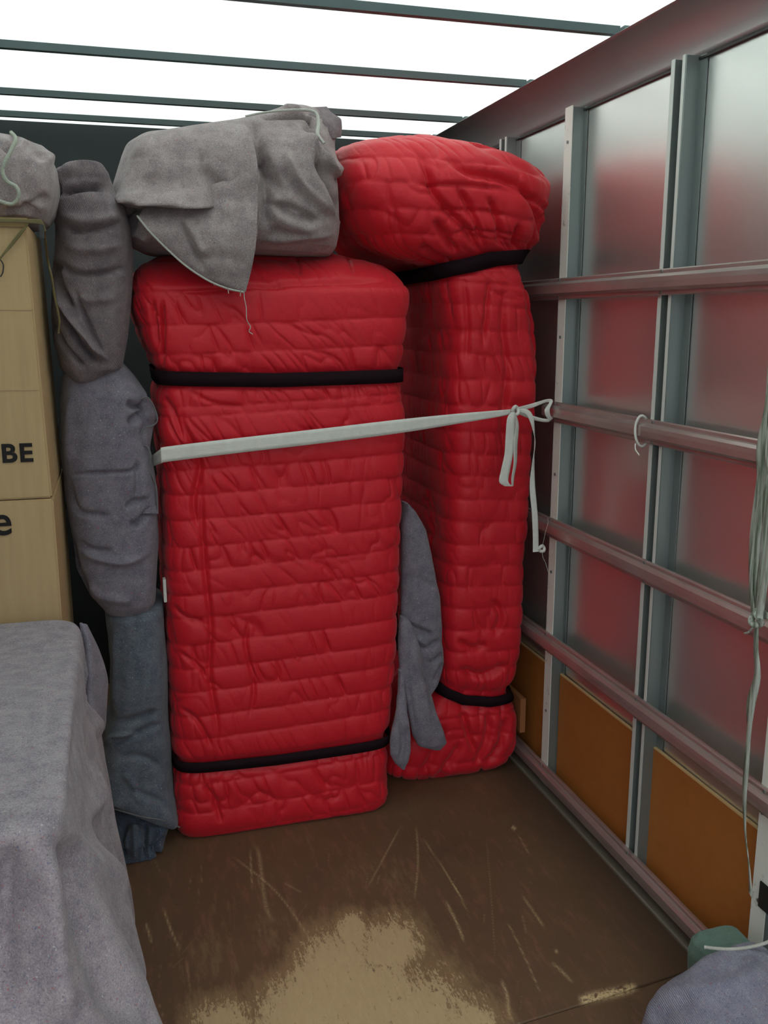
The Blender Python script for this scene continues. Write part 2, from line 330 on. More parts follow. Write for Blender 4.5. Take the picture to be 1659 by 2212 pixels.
# floor: three boards, the worn one finely meshed
fr = mk('floor', None); tag(fr, kind='structure')
def floor_board(x0, x1, yfun0, y1, step, zt=0.0):
    nx = int((x1-x0)/step)+1; ny = max(2, int((y1-1.0)/step)+1); X = np.linspace(x0, x1, nx); t = np.linspace(0, 1, ny)
    XX = np.broadcast_to(X, (ny, nx)); YY = yfun0(X)[None]*(1-t[:, None])+y1*t[:, None]
    G = np.stack([XX, YY, np.full_like(XX, zt)], -1)
    return G
def wear_attrs(o, G):
    U, V = PR(G+0.0); wv = np.zeros(U.shape)
    nz = fbm(G[..., 0]*9, G[..., 1]*4, 2, 4); wv[:] = -.45
    for cu, cv_, rr in ((800, 2150, 210), (735, 2085, 150), (840, 2050, 120), (905, 2190, 170), (640, 2215, 170), (480, 2225, 120), (1010, 2225, 120), (700, 2150, 150), (760, 2010, 70)):
        wv = np.maximum(wv, (1-np.hypot(U-cu, (V-cv_)*1.05)/rr)*.9-.02)
    for cu, cv_, ru, rv, a_ in ((600, 2010, 240, 150, .42), (780, 1900, 260, 130, .34), (470, 2060, 170, 190, .40), (1000, 2060, 120, 150, .28), (480, 1960, 130, 110, .36)):
        wv = np.maximum(wv, -.30+a_*np.clip(1-((U-cu)/ru)**2-((V-cv_)/rv)**2, 0, 1))
    wv = np.clip(wv+.16*nz, -.45, .62)
    sc = np.zeros(U.shape); r = np.random.RandomState(3)
    lines = [([(545, 1815), (560, 1850), (575, 1960), (600, 2000)], 5, .45), ([(540, 1830), (545, 1925)], 2, .6), ([(490, 1840), (600, 1930), (690, 2060)], 2.2, .6), ([(898, 1775), (903, 1860), (895, 1950)], 2, .7),
             ([(868, 1780), (790, 1925)], 2, .5), ([(910, 1805), (960, 1880), (1010, 1960)], 1.8, .6), ([(1125, 1930), (1180, 2008)], 2.2, .9), ([(1090, 1980), (1130, 2060), (1172, 2155)], 1.8, .6),
             ([(315, 1990), (328, 2040)], 3, .8), ([(350, 1955), (370, 2010), (392, 2060)], 2.5, .7), ([(610, 1905), (655, 1930)], 1.6, .5), ([(1105, 1785), (1115, 1792)], 4.5, 1), ([(1118, 1800), (1145, 1850)], 1.4, .5),
             ([(960, 1940), (985, 1990), (1005, 2040)], 3, .8), ([(1080, 2110), (1095, 2150), (1100, 2190), (1112, 2212)], 4, .7), ([(1188, 2075), (1215, 2100), (1240, 2125)], 3.5, .6), ([(1198, 2058), (1206, 2052)], 5, .8),
             ([(400, 2060), (410, 2140), (412, 2200)], 1.5, .5), ([(975, 1900), (1020, 1990)], 1.5, .4), ([(1050, 1800), (1062, 1950), (1070, 2080)], 1.3, .3), ([(660, 1800), (680, 1850)], 1.5, .5), ([(700, 2060), (720, 2130)], 1.5, .3)]
    for k in range(70):
        u0 = r.uniform(330, 1150); v0 = r.uniform(1840, 2200); a = r.normal(math.pi/2, .35); l = r.uniform(10, 60)
        lines.append(([(u0, v0), (u0+math.cos(a)*l, v0+math.sin(a)*l)], r.uniform(.8, 1.7), r.uniform(.1, .45)))
    for p, w_, s_ in lines: stroke(U, V, sc, p, w_*.75, s_*.75, 'v', .2)
    # splintered board edge
    H = np.zeros(U.shape); stroke(U, V, H, [(1245, 2163), (1300, 2150), (1345, 2140), (1380, 2128)], 9, 1.3, 'v', .15); sc += H*(vn(U/9, V/5, 3) > .22)
    dark_amt = np.clip(1-(XP-G[..., 0])/.20, 0, 1)*.75+.35*np.exp(-((U-980)/60)**2-((V-1850)/25)**2)*vn(U/14, V/9, 5)  # floor colour darkens towards the right wall, plus one small dark patch
    for p, w_ in (([(700, 2095), (1190, 2085)], 30),): pass
    for nm, A in (('wear', wv), ('scratch', np.clip(sc, 0, 1)), ('floor_dark', np.clip(dark_amt, 0, .85))):
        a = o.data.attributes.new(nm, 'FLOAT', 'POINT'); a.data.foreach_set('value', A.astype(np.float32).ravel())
q1 = P(1210, 2184, z=0); q2 = P(1440, 2113, z=0); sl = (q2[1]-q1[1])/(q2[0]-q1[0])
seamy = lambda x: q1[1]+sl*(x-q1[0])
def board(G):
    n, m = G.shape[:2]; S = G.copy(); S[..., 2] -= .018
    V = np.concatenate([G.reshape(-1, 3), S[[0, -1]].reshape(-1, 3)]); k = n*m; Q = grid_quads(n, m); j = np.arange(m-1)
    Q = np.vstack([Q, np.stack([j, j+1, k+j+1, k+j], 1)[:, ::-1], np.stack([(n-1)*m+j, (n-1)*m+j+1, k+m+j+1, k+m+j], 1)])
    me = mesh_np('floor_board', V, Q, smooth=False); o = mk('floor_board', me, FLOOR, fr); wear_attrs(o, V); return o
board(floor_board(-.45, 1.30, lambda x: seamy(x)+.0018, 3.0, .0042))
board(floor_board(-.45, 1.30, lambda x: 0*x+Y0, 1.0, .02, -.002)[:, :]) if False else None
xs = np.linspace(-.45, 1.30, 300); t = np.linspace(0, 1, 300)[:, None]
G = np.stack([np.broadcast_to(xs, (300, 300)), (1.0*(1-t)+(seamy(xs)-.0018)[None]*t), np.full((300, 300), -.0015)], -1); board(G)
for b in ((-.9, -.452, Y0, Y1), (-.45, 1.30, Y0, .998), (-.45, 1.30, 3.002, Y1)):
    xs = np.linspace(b[0], b[1], 8); ys = np.linspace(b[2], b[3], 12); board(np.stack([*np.meshgrid(xs, ys), np.full((12, 8), 0.0)], -1))
g = MB(); g.box(-.9, 1.33, Y0, Y1, -.06, -.0185); g.build('subfloor', BLACKH, fr)
# bulkhead, left wall, roof
g = MB(); g.box(XL, 1.33, Y1, Y1+.03, 0, ZR); tag(g.build('wall_back', BULK), kind='structure')
g = MB(); g.box(XL-.03, XL, Y0, Y1, 0, ZR); tag(g.build('wall_left', SIDE), kind='structure')
g = MB(); g.box(XL-.03, 1.33, Y0, .50, ZR-.02, ZR+.04); tag(g.build('unseen_light_block', SIDE), kind='structure')  # added unseen opaque roof section, keeps roof light off the near drape
g = MB(); g.box(XL-.03, 1.33, .502, Y1+.03, ZR, ZR+.003); roof = tag(g.build('ceiling', ROOF), kind='structure')
for yb in (.595, 1.12, 1.645, 2.17, 2.70, 3.225, 3.56):
    g = MB(); g.extr([(yb-.014, 0), (yb-.010, -.018), (yb+.010, -.018), (yb+.014, 0)], 'y', XL, 1.218)
    for i in range(len(g.v)): a, b_, c = g.v[i]; g.v[i] = (b_, a, ZR-.001+c)
    g.build('roof_bow', RIB, roof)
    g = MB(); g.box(1.225, 1.262, yb-.022, yb+.022, ZR-.030, ZR-.001); g.build('roof_bow_bracket', RIB, roof)
# right wall
wr = mk('wall_right', None); tag(wr, kind='structure')
posts = [(-.05, 'w'), (.45, 'c'), (.95, 'c'), (1.455, 'w'), (1.945, 'c'), (2.464, 'w'), (2.92, 'c'), (3.40, 'c')]
ys = [Y0]+[p[0] for p in posts]+[Y1]
for a, b in zip(ys[:-1], ys[1:]):
    n, m = 40, 16; Z, Yg = np.meshgrid(np.linspace(0, 2.10, n), np.linspace(a+.001, b-.001, m), indexing='ij')
    X = XS-.0022*np.sin(np.pi*(Yg-a)/(b-a))*(.6+.4*np.sin(Z*2.3+a*5))+.0006*np.sin(Yg*9)*np.sin(Z*7+a)
    V = np.stack([X, Yg, Z], -1); V2 = V.copy(); V2[..., 0] = XS+.006
    Q = grid_quads(n, m); Q = np.vstack([Q, Q[:, ::-1]+n*m])
    mk('wall_panel', mesh_np('wall_panel', np.concatenate([V.reshape(-1, 3), V2.reshape(-1, 3)]), Q), ALU, wr)
    if a > 1.2:
        g = MB(); h = .376; g.box(XS-.012, XS-.005, a+.026, b-.026, .02, h); k = g.build('kick_panel', KICK, wr)
        g = MB(); g.box(XS-.0122, XS-.0048, a+.026, b-.026, h, h+.004); g.build('panel_edge', KEDGE, k)
for yc, t_ in posts:
    g = MB()
    if t_ == 'w':
        g.extr([(XS-.002, yc-.036), (XS-.004, yc-.036), (XS-.006, yc-.022), (XP+.001, yc-.021), (XP, yc-.0195), (XP, yc+.021), (XP+.002, yc+.023), (XS-.006, yc+.023), (XS-.004, yc+.036), (XS-.002, yc+.036)], 'z', 0.0, 2.018)
        p = g.build('wall_post', POST, wr)
        g = MB(); g.box(XP-.0022, XP-.0002, yc-.0215, yc+.0225, 0.0, 2.022); g.build('post_cap', WHITE, p); p['label'] = 'aluminium wall post with white face'
    else:
        w1, w2 = .034, .030
        g.extr([(XS-.002, yc-w1-.02), (XS-.004, yc-w1-.02), (XS-.006, yc-w1+.004), (XP+.001, yc-w1+.006), (XP, yc-w1+.008), (XP, yc-.014), (XP+.022, yc-.012), (XP+.022, yc+.012), (XP, yc+.014), (XP, yc+w2), (XP+.001, yc+w2+.002), (XS-.006, yc+w2+.004), (XS-.004, yc+w2+.02), (XS-.002, yc+w2+.02)], 'z', 0.0, 2.018)
        p = g.build('wall_post', POST, wr)
        g = MB(); g.box(XP-.0012, XP-.0001, yc-w1+.0085, yc-.0145, 0, 2.02); g.box(XP-.0012, XP-.0001, yc+.0145, yc+w2-.001, 0, 2.02); g.build('post_lip', LIP, p)
    for z in (.25, .7, 1.0, 1.4, 1.93):
        g = MB(); g.cyl((XP+(.022 if t_ == 'c' else -.003), yc, z), .0045, .004); g.build('rivet', STEEL if t_ == 'c' else POST, p)
# lashing rails
def rail(z0, yend=Y1, y0=Y0):
    pr = [(XP-.001, .030), (XP-.010, .032), (XP-.013, .029), (XP-.013, .022), (XP-.019, .020), (XP-.026, .014), (XP-.027, .004), (XP-.027, -.010), (XP-.021, -.016), (XP-.014, -.018), (XP-.013, -.025), (XP-.010, -.028), (XP-.001, -.026)]
    g = MB(); g.extr([(x, z0-.032+q) for x, q in pr], 'y', y0, yend); r = g.build('lashing_rail', RAIL, wr)
    for yc, _ in posts:
        if yc+.02 < yend:
            g = MB(); g.cyl((XP-.013, yc, z0-.006), .004, .004); g.cyl((XP-.013, yc, z0-.054), .004, .004); g.build('rail_bolt', POST, r)
rail(1.565); rail(1.215, 2.52); rail(.868); rail(.508); rail(.075)
# cove and floor kerb
g = MB(); n = 12; pr = []
for i in range(n):
    a = i/(n-1); q = a*math.pi*.5; pr.append((1.284-.088*(1-math.cos(q)), 2.014+.100*math.sin(q)))
pr += [(x+.004, z+.003) for x, z in pr[::-1]]; g.extr(pr, 'y', Y0, Y1); cv = tag(g.build('trim_1', COVE, smooth=True), kind='structure')
g = MB()
for y in np.arange(.3, 3.7, .2625): g.cyl((1.262, y, 2.086), .0036, .004)
g.build('rivets', STEEL, cv)
g = MB(); g.box(1.278, 1.2875, Y0, Y1, 2.009, 2.014); g.build('shadow_gap_strip', STEEL, cv)
g = MB(); g.extr([(XP-.034, 0), (XP-.034, .006), (XP-.029, .008), (XP-.026, .003), (XP-.002, .003), (XP-.002, 0)], 'y', Y0, Y1); tag(g.build('trim_2', M('dull_floor_kerb', srgb(112, 106, 94), .6, .2)), kind='structure')

# ------------------------------------------------------------ red quilted bundles
def quilt(L, seams, tilt, A, seed, sd=.012, wr_a=.0035, fs=34, slant=.5, xr0=.8):
    z = L.G[..., 2]-tilt*(L.G[..., 0]-xr0)+.004*fbm(L.S*3, L.G[..., 2]*2, seed+3)
    s = np.array(sorted(seams)); k = np.clip(np.searchsorted(s, z)-1, 0, len(s)-2); t = np.clip((z-s[k])/(s[k+1]-s[k]), 0, 1); h = s[k+1]-s[k]
    puff = np.sin(np.pi*t)**.38*np.minimum(1, h/.05)
    g = L.S+slant*(t-.5)*h*(.7+1.8*fbm(k*3.1, L.S*5, seed))
    r1 = ridged(g*fs+k*13.7, t*.7+k*5.1, seed+1)**5; r2 = ridged(g*fs*.55+k*3.3, t*.5+k*2.2, seed+2)**8
    mod = sstep(.25, .7, vn(L.S*7+k*1.9, k*.7, seed+9))
    L.H += puff*A*(1+.25*fbm(L.S*9, k*1.7, seed+5)) - puff*wr_a*(r1*.6+r2*.8)*(.3+mod)
    return puff
def px_z(pts, y):  # pixel polyline on a front plane -> z(x)
    q = np.array([P(u, v, y=y) for u, v in pts]); return lambda x: float(np.interp(x, q[:, 0], q[:, 2]))
# left bundle
Yf = 2.435
lv = [(.0, .112, .722, 2.455, 2.9, 9), (.006, .106, .730, 2.445, 2.92, 9), (.03, .103, .738, 2.438, 2.93, 9)]
for v, ul, ur in [(1700, 380, 841), (1630, 377, 848), (1500, 371, 857), (1400, 367, 862), (1250, 362, 868), (1100, 358, 875), (1000, 355, 879), (930, 346, 882), (880, 342, 882), (820, 344, 881), (780, 334, 882), (740, 318, 884), (700, 300, 889), (660, 291, 894), (640, 289, 895), (622, 288, 896)]:
    lv.append(LV(v, ul, ur, Yf, 2.93, 9 if v > 900 else 7, .02))
x0, x1 = lv[-1][1], lv[-1][2]
lv += [(1.545, x0+.004, x1-.008, Yf+.018, 2.93, 6), (1.570, x0+.012, x1-.02, Yf+.05, 2.92, 5), (1.592, x0+.03, x1-.045, Yf+.09, 2.90, 4.5), (1.612, x0+.07, x1-.09, Yf+.14, 2.88, 4), (1.63, x0+.13, x1-.15, Yf+.2, 2.84, 3.5), (1.64, x0+.22, x1-.22, Yf+.25, 2.78, 3), (1.642, .42, .44, 2.66, 2.68, 2)]
A1 = Loft(lv, 560, 720, 11)
zz = [P(865, v, y=Yf)[2] for v in (617, 686, 745, 801, 852, 872, 931, 981, 1032, 1083, 1138, 1187, 1236, 1283, 1337, 1388, 1435, 1484, 1531, 1590, 1625, 1682, 1730)]+[-.02, 1.62, 1.7, 1.78]
z_a = px_z([(345, 818), (600, 821), (880, 812)], Yf); z_b = px_z([(385, 1663), (600, 1640), (848, 1604)], Yf)
pf = quilt(A1, zz, .034, .0082, 20, wr_a=.0075, xr0=.77)
for zf in (z_a, z_b):
    zl = np.interp(A1.G[..., 0], np.linspace(0, .9, 20), [zf(x) for x in np.linspace(0, .9, 20)]); dz = np.abs(A1.G[..., 2]-zl)
    A1.H *= sstep(.008, .035, dz); A1.H -= .010*np.exp(-(dz/.03)**2)
    A1.H -= .0045*ridged(A1.S*26+.5*A1.G[..., 2]*6, A1.G[..., 2]*2, 77)**3*np.exp(-((dz-.03)/.04)**2)
for p, w_, d in [([(350, 640), (352, 720), (350, 800)], 5, -.012), ([(352, 632), (440, 628), (535, 620), (700, 612), (880, 610)], 5, -.008),
                 ([(385, 875), (400, 925), (432, 1000), (418, 1090), (440, 1180)], 7, -.008), ([(432, 1000), (440, 1200), (455, 1350), (452, 1450), (468, 1560), (468, 1640)], 6, -.007),
                 ([(350, 850), (375, 890), (400, 960)], 6, -.007), ([(545, 1320), (530, 1390), (548, 1480), (536, 1560)], 5, -.005), ([(430, 1690), (460, 1720), (480, 1780)], 5, -.006),
                 ([(380, 1400), (430, 1440), (455, 1480)], 5, -.005), ([(385, 1520), (430, 1560), (460, 1620)], 5, -.006), ([(372, 1300), (400, 1330), (450, 1345)], 5, -.005),
                 ([(640, 545), (650, 600)], 4, -.004), ([(745, 535), (765, 600)], 4, -.005), ([(460, 560), (470, 620)], 4, -.003), ([(400, 840), (460, 870), (530, 880)], 5, -.004), ([(330, 640), (335, 700), (345, 760)], 6, -.008)]:
    A1.st(p, w_, d*1.5)
A1.H += .005*fbm(A1.S*4, A1.G[..., 2]*3, 31); A1.H *= sstep(-.01, .06, A1.G[..., 2])*.8+.2
b1 = mk('red_quilted_bundle', None, loc=(.42, 2.7, 0)); tag(b1, 'tall red quilted bundle with white strap across it, beside grey rolls', 'bundle', 'red quilted bundles strapped upright')
def attach(o, root):
    o.parent = root; o.matrix_parent_inverse.identity(); me = o.data
    off = -Vector(root.location); me.transform(__import__('mathutils').Matrix.Translation(off)); return o
attach(A1.build('quilted_wrap', RED, floor=.001), b1)
attach(A1.band('elastic_strap', z_a, .0185, .0035, BLK, None), b1); attach(A1.band('elastic_strap', z_b, .0155, .0035, BLK, None), b1)
g = MB(); c = P(357, 1272, y=2.50); g.box(c[0]-.006, c[0]+.002, 2.478, 2.505, c[2]-.032, c[2]+.032); attach(g.build('sewn_label', TAGM, bevel=.001), b1)['label'] = 'small white sewn label'

# right bundle
lv = [(.0, .82, 1.20, 2.64, 3.05, 4.5), (.008, .78, 1.215, 2.60, 3.08, 4.5), (.03, .765, 1.222, 2.575, 3.1, 5)]
for v, ul, ur, yf, n in [(1620, 850, 1138, 2.56, 5), (1580, 862, 1137, 2.555, 5), (1545, 885, 1133, 2.55, 5), (1512, 925, 1117, 2.56, 5), (1480, 950, 1122, 2.55, 5.5), (1430, 957, 1133, 2.54, 6), (1350, 958, 1137, 2.535, 6), (1200, 965, 1142, 2.525, 6), (1080, 970, 1150, 2.52, 6), (950, 973, 1162, 2.51, 6), (800, 974, 1172, 2.50, 6), (700, 974, 1168, 2.495, 5.5), (640, 968, 1160, 2.49, 5), (605, 958, 1155, 2.485, 4.5), (570, 930, 1152, 2.49, 4),
                         (545, 850, 1165, 2.47, 3.2), (520, 800, 1180, 2.45, 3.0), (480, 768, 1202, 2.43, 3.2), (430, 752, 1214, 2.42, 3.4), (390, 748, 1220, 2.42, 3.6), (362, 750, 1214, 2.43, 3.4)]:
    lv.append(LV(v, ul, ur, yf, 3.1, n, .02 if v > 560 else .08))
zt = lv[-1][0]; x0, x1 = lv[-1][1], lv[-1][2]
lv += [(zt+.03, x0+.004, x1-.03, 2.45, 3.1, 3), (zt+.06, x0+.02, x1-.09, 2.48, 3.08, 2.8), (zt+.083, x0+.05, x1-.16, 2.53, 3.04, 2.6), (zt+.10, x0+.10, x1-.24, 2.60, 2.98, 2.4), (zt+.108, x0+.17, x1-.3, 2.70, 2.9, 2.2), (zt+.11, .83, .84, 2.79, 2.81, 2)]
A2 = Loft(lv, 520, 600, 11, 1.5)
zz = [P(1070, v, y=2.51)[2] for v in (620, 665, 718, 770, 825, 880, 937, 985, 1030, 1082, 1130, 1180, 1225, 1272, 1320, 1368, 1415, 1455, 1510, 1560, 1605, 1660)]+[-.03, 1.545, 1.60, 1.66, 1.72, 1.785, 1.85, 1.92, 2.0]
z_c = px_z([(885, 605), (960, 583), (1060, 560), (1160, 552)], 2.49); z_d = px_z([(940, 1490), (1000, 1512), (1060, 1516), (1125, 1508)], 2.56)
x_ = A2.G[..., 0]; z_ = A2.G[..., 2]
pf = quilt(A2, zz, -.05, .0082, 60, wr_a=.0075, fs=26, slant=.25, xr0=1.1)
for zf, q in ((z_c, 1), (z_d, .8)):
    zl = np.interp(x_, np.linspace(.7, 1.3, 20), [zf(x) for x in np.linspace(.7, 1.3, 20)]); dz = z_-zl
    A2.H *= sstep(.006, .05, np.abs(dz))*.85+.15; A2.H -= .018*q*np.exp(-(dz/.045)**2)
    A2.H -= .014*q*ridged(A2.S*15+.4*dz*8, z_*1.2, 91)**2.5*np.exp(-(dz/.13)**2)*sstep(.005, .03, np.abs(dz))
for p, w_, d in [([(900, 325), (925, 380), (945, 430), (1010, 500), (1045, 560)], 9, -.016), ([(935, 470), (960, 510), (990, 550)], 8, -.014), ([(985, 395), (1020, 460), (1040, 520), (1052, 545)], 7, -.012),
                 ([(960, 340), (1010, 370), (1080, 385), (1150, 415)], 9, -.014), ([(1120, 395), (1150, 440), (1165, 480), (1158, 520)], 7, -.018), ([(1140, 420), (1175, 450), (1180, 480)], 6, -.012),
                 ([(1050, 420), (1070, 460), (1085, 540)], 6, -.012), ([(1120, 480), (1115, 520), (1125, 548)], 6, -.01), ([(905, 520), (950, 560), (980, 575)], 8, -.012), ([(1000, 300), (1080, 340), (1150, 370), (1195, 400)], 8, -.008),
                 ([(880, 400), (1000, 400), (1110, 410)], 4, -.006), ([(920, 455), (1030, 455), (1120, 470)], 4, -.005), ([(960, 505), (1050, 500), (1140, 515)], 4, -.005),
                 ([(1000, 590), (1010, 700), (1005, 800)], 7, -.005), ([(1095, 590), (1085, 700), (1095, 800), (1085, 930), (1098, 1050)], 8, -.009), ([(1060, 590), (1050, 680), (1042, 760)], 6, -.008), ([(1130, 590), (1150, 700), (1152, 780)], 6, -.007),
                 ([(985, 1380), (1020, 1400), (1060, 1390)], 7, -.01), ([(1060, 1290), (1080, 1330), (1065, 1380)], 7, -.008), ([(985, 1440), (1040, 1460), (1100, 1430)], 8, -.01), ([(1000, 1530), (1010, 1580), (1030, 1640)], 7, -.012), ([(960, 1560), (930, 1640), (900, 1690)], 10, -.010),
                 ([(1060, 1530), (1050, 1600), (1020, 1660)], 8, -.010), ([(1100, 1540), (1080, 1610), (1040, 1660)], 8, -.010), ([(1000, 1600), (960, 1660), (930, 1690)], 8, -.010)]:
    A2.st(p, w_, d*1.7)
A2.H += .007*fbm(A2.S*4, z_*3.5, 41)+np.where(z_ > 1.58, .012*fbm(A2.S*5, z_*6, 43), 0)
# keep clear of the wall rails
D = A2.G+A2.N*A2.H[..., None]
b2 = mk('red_quilted_bundle', None, loc=(1.0, 2.8, 0)); tag(b2, 'red quilted bundle with a bulging top, cinched by black elastic, in the right corner', 'bundle', 'red quilted bundles strapped upright')
wr2 = A2.build('quilted_wrap', RED, floor=.001)
co = A2.D.reshape(-1, 3).copy(); co[:, 0] = np.where(co[:, 0] > 1.19, 1.19+.026*np.tanh((co[:, 0]-1.19)/.026), co[:, 0]); wr2.data.vertices.foreach_set('co', co.astype(np.float32).ravel()); wr2.data.update()
attach(wr2, b2)
attach(A2.band('elastic_strap', z_c, .0185, -.004, BLK, None), b2); attach(A2.band('elastic_strap', z_d, .0155, -.003, BLK, None), b2)

# plank edge standing beside the right bundle
g = MB(); a = P(1132, 1540, y=2.72); g.box(1.232-.012, 1.232-.002, 3.14, 3.6, 0, .2)
g = MB(); g.box(1.2225, 1.2415, 2.60, 3.05, .116, .235); o = g.build('wooden_plank', PLY, bevel=.001) ; tag(o, 'short brown wooden plank edge wedged between red bundle and wall rail', 'plank')

# ------------------------------------------------------------ grey blanket on top of the left bundle
lv = []
for v, ul, ur, yf, yb in [(548, 345, 705, 2.52, 2.80), (540, 318, 725, 2.47, 2.84), (520, 282, 742, 2.43, 2.87), (480, 244, 751, 2.40, 2.88), (440, 231, 752, 2.39, 2.88), (400, 238, 752, 2.39, 2.88), (370, 246, 750, 2.39, 2.88), (330, 256, 741, 2.40, 2.87), (300, 270, 736, 2.42, 2.86), (284, 300, 735, 2.44, 2.84), (270, 385, 733, 2.47, 2.80), (255, 490, 728, 2.50, 2.76), (242, 555, 718, 2.52, 2.72), (230, 592, 690, 2.55, 2.68), (226, 625, 655, 2.58, 2.62)]:
    lv.append(LV(v, ul, ur, yf, yb, 3.2, .06))
B1 = Loft(lv, 260, 480, 9)
B1.H += .007*fbm(B1.S*5, B1.G[..., 2]*5, 3)
# step kind raises the left of the travel direction in screen (u right, v down)
for a in [([(234, 436), (300, 442), (380, 446), (440, 449), (484, 450)], 30, .060, 's'), ([(556, 520), (556, 440), (552, 340), (528, 258)], 45, .030, 's'), ([(742, 490), (710, 440), (690, 370), (668, 300), (652, 262)], 34, .026, 's'), ([(672, 335), (700, 368), (735, 388), (757, 390)], 26, .022, 's'), ([(310, 478), (400, 484), (500, 492)], 26, -.014, 'v'), ([(556, 252), (620, 249), (664, 252), (680, 285)], 6, -.018, 'v'), ([(236, 448), (300, 462), (380, 466), (440, 464), (490, 452)], 10, -.018, 'v'), ([(245, 455), (260, 480), (300, 490)], 10, -.02, 'v'), ([(480, 455), (460, 400), (430, 350)], 18, -.006, 'v'),
          ([(552, 290), (565, 340), (600, 400), (625, 430)], 14, -.014, 'v'), ([(600, 350), (640, 410), (700, 460), (735, 490)], 16, -.008, 'v'), ([(660, 290), (690, 340), (730, 375), (752, 384)], 12, .012, 'v'), ([(672, 330), (700, 400), (735, 470)], 12, -.014, 'v'),
          ([(690, 320), (720, 370), (745, 400)], 8, -.012, 'v'), ([(650, 262), (672, 300), (680, 350), (700, 400)], 8, -.010, 'v'), ([(565, 445), (620, 480), (700, 500)], 16, .008, 'v'), ([(570, 440), (630, 450), (690, 480)], 10, -.008, 'v'), ([(545, 260), (560, 300), (570, 360)], 12, -.012, 'v'),
          ([(560, 520), (640, 512), (730, 505)], 10, .006, 'v'), ([(290, 300), (330, 340), (345, 400)], 30, .008, 'v'), ([(566, 320), (578, 400), (574, 500)], 13, -.018, 'v'), ([(238, 445), (262, 462), (300, 475)], 9, -.02, 'v'), ([(610, 320), (650, 400), (715, 470)], 9, .008, 'v'), ([(590, 440), (640, 470), (700, 478)], 9, -.010, 'v'), ([(262, 505), (300, 500), (330, 520)], 8, .01, 'v'), ([(455, 300), (440, 350), (460, 390), (500, 410)], 12, -.006, 'v'), ([(640, 242), (690, 245), (730, 262)], 7, -.010, 'v'), ([(600, 235), (650, 240), (684, 252)], 6, .008, 'v')]:
    B1.st(a[0], a[1]*.9, a[2]*(1.9 if a[3] == 'v' else 1.25), a[3])
bl = mk('moving_blanket', None, loc=(.35, 2.6, 1.6)); tag(bl, 'large grey felt blanket heaped on top of the red bundle with a pointed flap', 'blanket', 'grey felt moving blankets')
attach(B1.build('folded_body', FELT), bl)
flap_rows = [(296, 280, 508, 540, 2.43, 2.42, 2.44), (335, 335, 500, 552, 2.40, 2.37, 2.40), (390, 390, 490, 556, 2.40, 2.36, 2.365), (425, 436, 390, 557, 2.42, 2.375, 2.36), (452, 450, 310, 557, 2.41, 2.375, 2.352), (472, 468, 297, 556, 2.392, 2.365, 2.348), (500, 500, 325, 555, 2.375, 2.335, 2.348), (540, 538, 365, 551, 2.375, 2.33, 2.35), (575, 570, 405, 545, 2.375, 2.335, 2.355), (604, 600, 450, 538, 2.375, 2.352, 2.368), (621, 622, 490, 532, 2.376, 2.362, 2.37), (629, 630, 520, 530, 2.378, 2.37, 2.372)]
fl = patch('corner_flap', flap_rows, 200, 150, FELT, None, strokes=[([(400, 445), (440, 450), (478, 456)], 12, -.006, 'v', .3), ([(385, 468), (410, 520), (430, 560), (445, 590)], 7, -.012, 'v', .2), ([(395, 465), (425, 520), (445, 560)], 9, .01, 'v', .2), ([(430, 560), (480, 555), (520, 570), (540, 575)], 16, -.006, 'v', .2), ([(470, 350), (480, 420), (500, 480)], 20, .008, 'v', .3), ([(552, 300), (556, 400), (553, 500), (545, 580)], 9, .006, 'v', .1)], extra=lambda U, V: .006*fbm(U/60, V/60, 8))
attach(fl, bl)
hp = [P(u, v, y=y) for u, v, y in [(296, 466, 2.372), (325, 502, 2.364), (365, 542, 2.362), (405, 577, 2.362), (450, 606, 2.362), (490, 623, 2.364), (526, 631, 2.368)]]
attach(tube('stitched_hem', hp, .0026, HEM), bl)
hp = [P(u, v, y=y) for u, v, y in [(530, 251, 2.475), (570, 243, 2.475), (620, 238, 2.475), (665, 238, 2.475), (684, 246, 2.47), (688, 270, 2.452), (686, 290, 2.425), (700, 310, 2.41)]]
attach(tube('stitched_hem', hp, [.0025, .003, .0035, .004, .005, .0055, .0035], HEM), bl)
attach(tube('loose_thread', [P(u, v, y=2.36) for u, v in [(527, 628), (528, 645), (532, 665), (533, 690), (541, 706), (538, 716), (546, 722)]], .0011, HEM, n=5), bl)
for q in ([(492, 622), (494, 634)], [(520, 628), (519, 640)], [(460, 610), (463, 616)]): attach(tube('loose_thread', [P(u, v, y=2.362) for u, v in q], .0011, HEM, n=5), bl)
# peaked fold at the back right
pk = patch('peaked_fold', [(236, 232, 618, 705, 2.60, 2.56, 2.62), (250, 245, 640, 716, 2.56, 2.50, 2.60), (272, 258, 665, 736, 2.53, 2.47, 2.58), (292, 278, 688, 737, 2.52, 2.47, 2.57), (302, 297, 700, 735, 2.52, 2.48, 2.56)], 60, 60, FELTR, None, extra=lambda U, V: .006*fbm(U/20, V/20, 18)); attach(pk, bl)

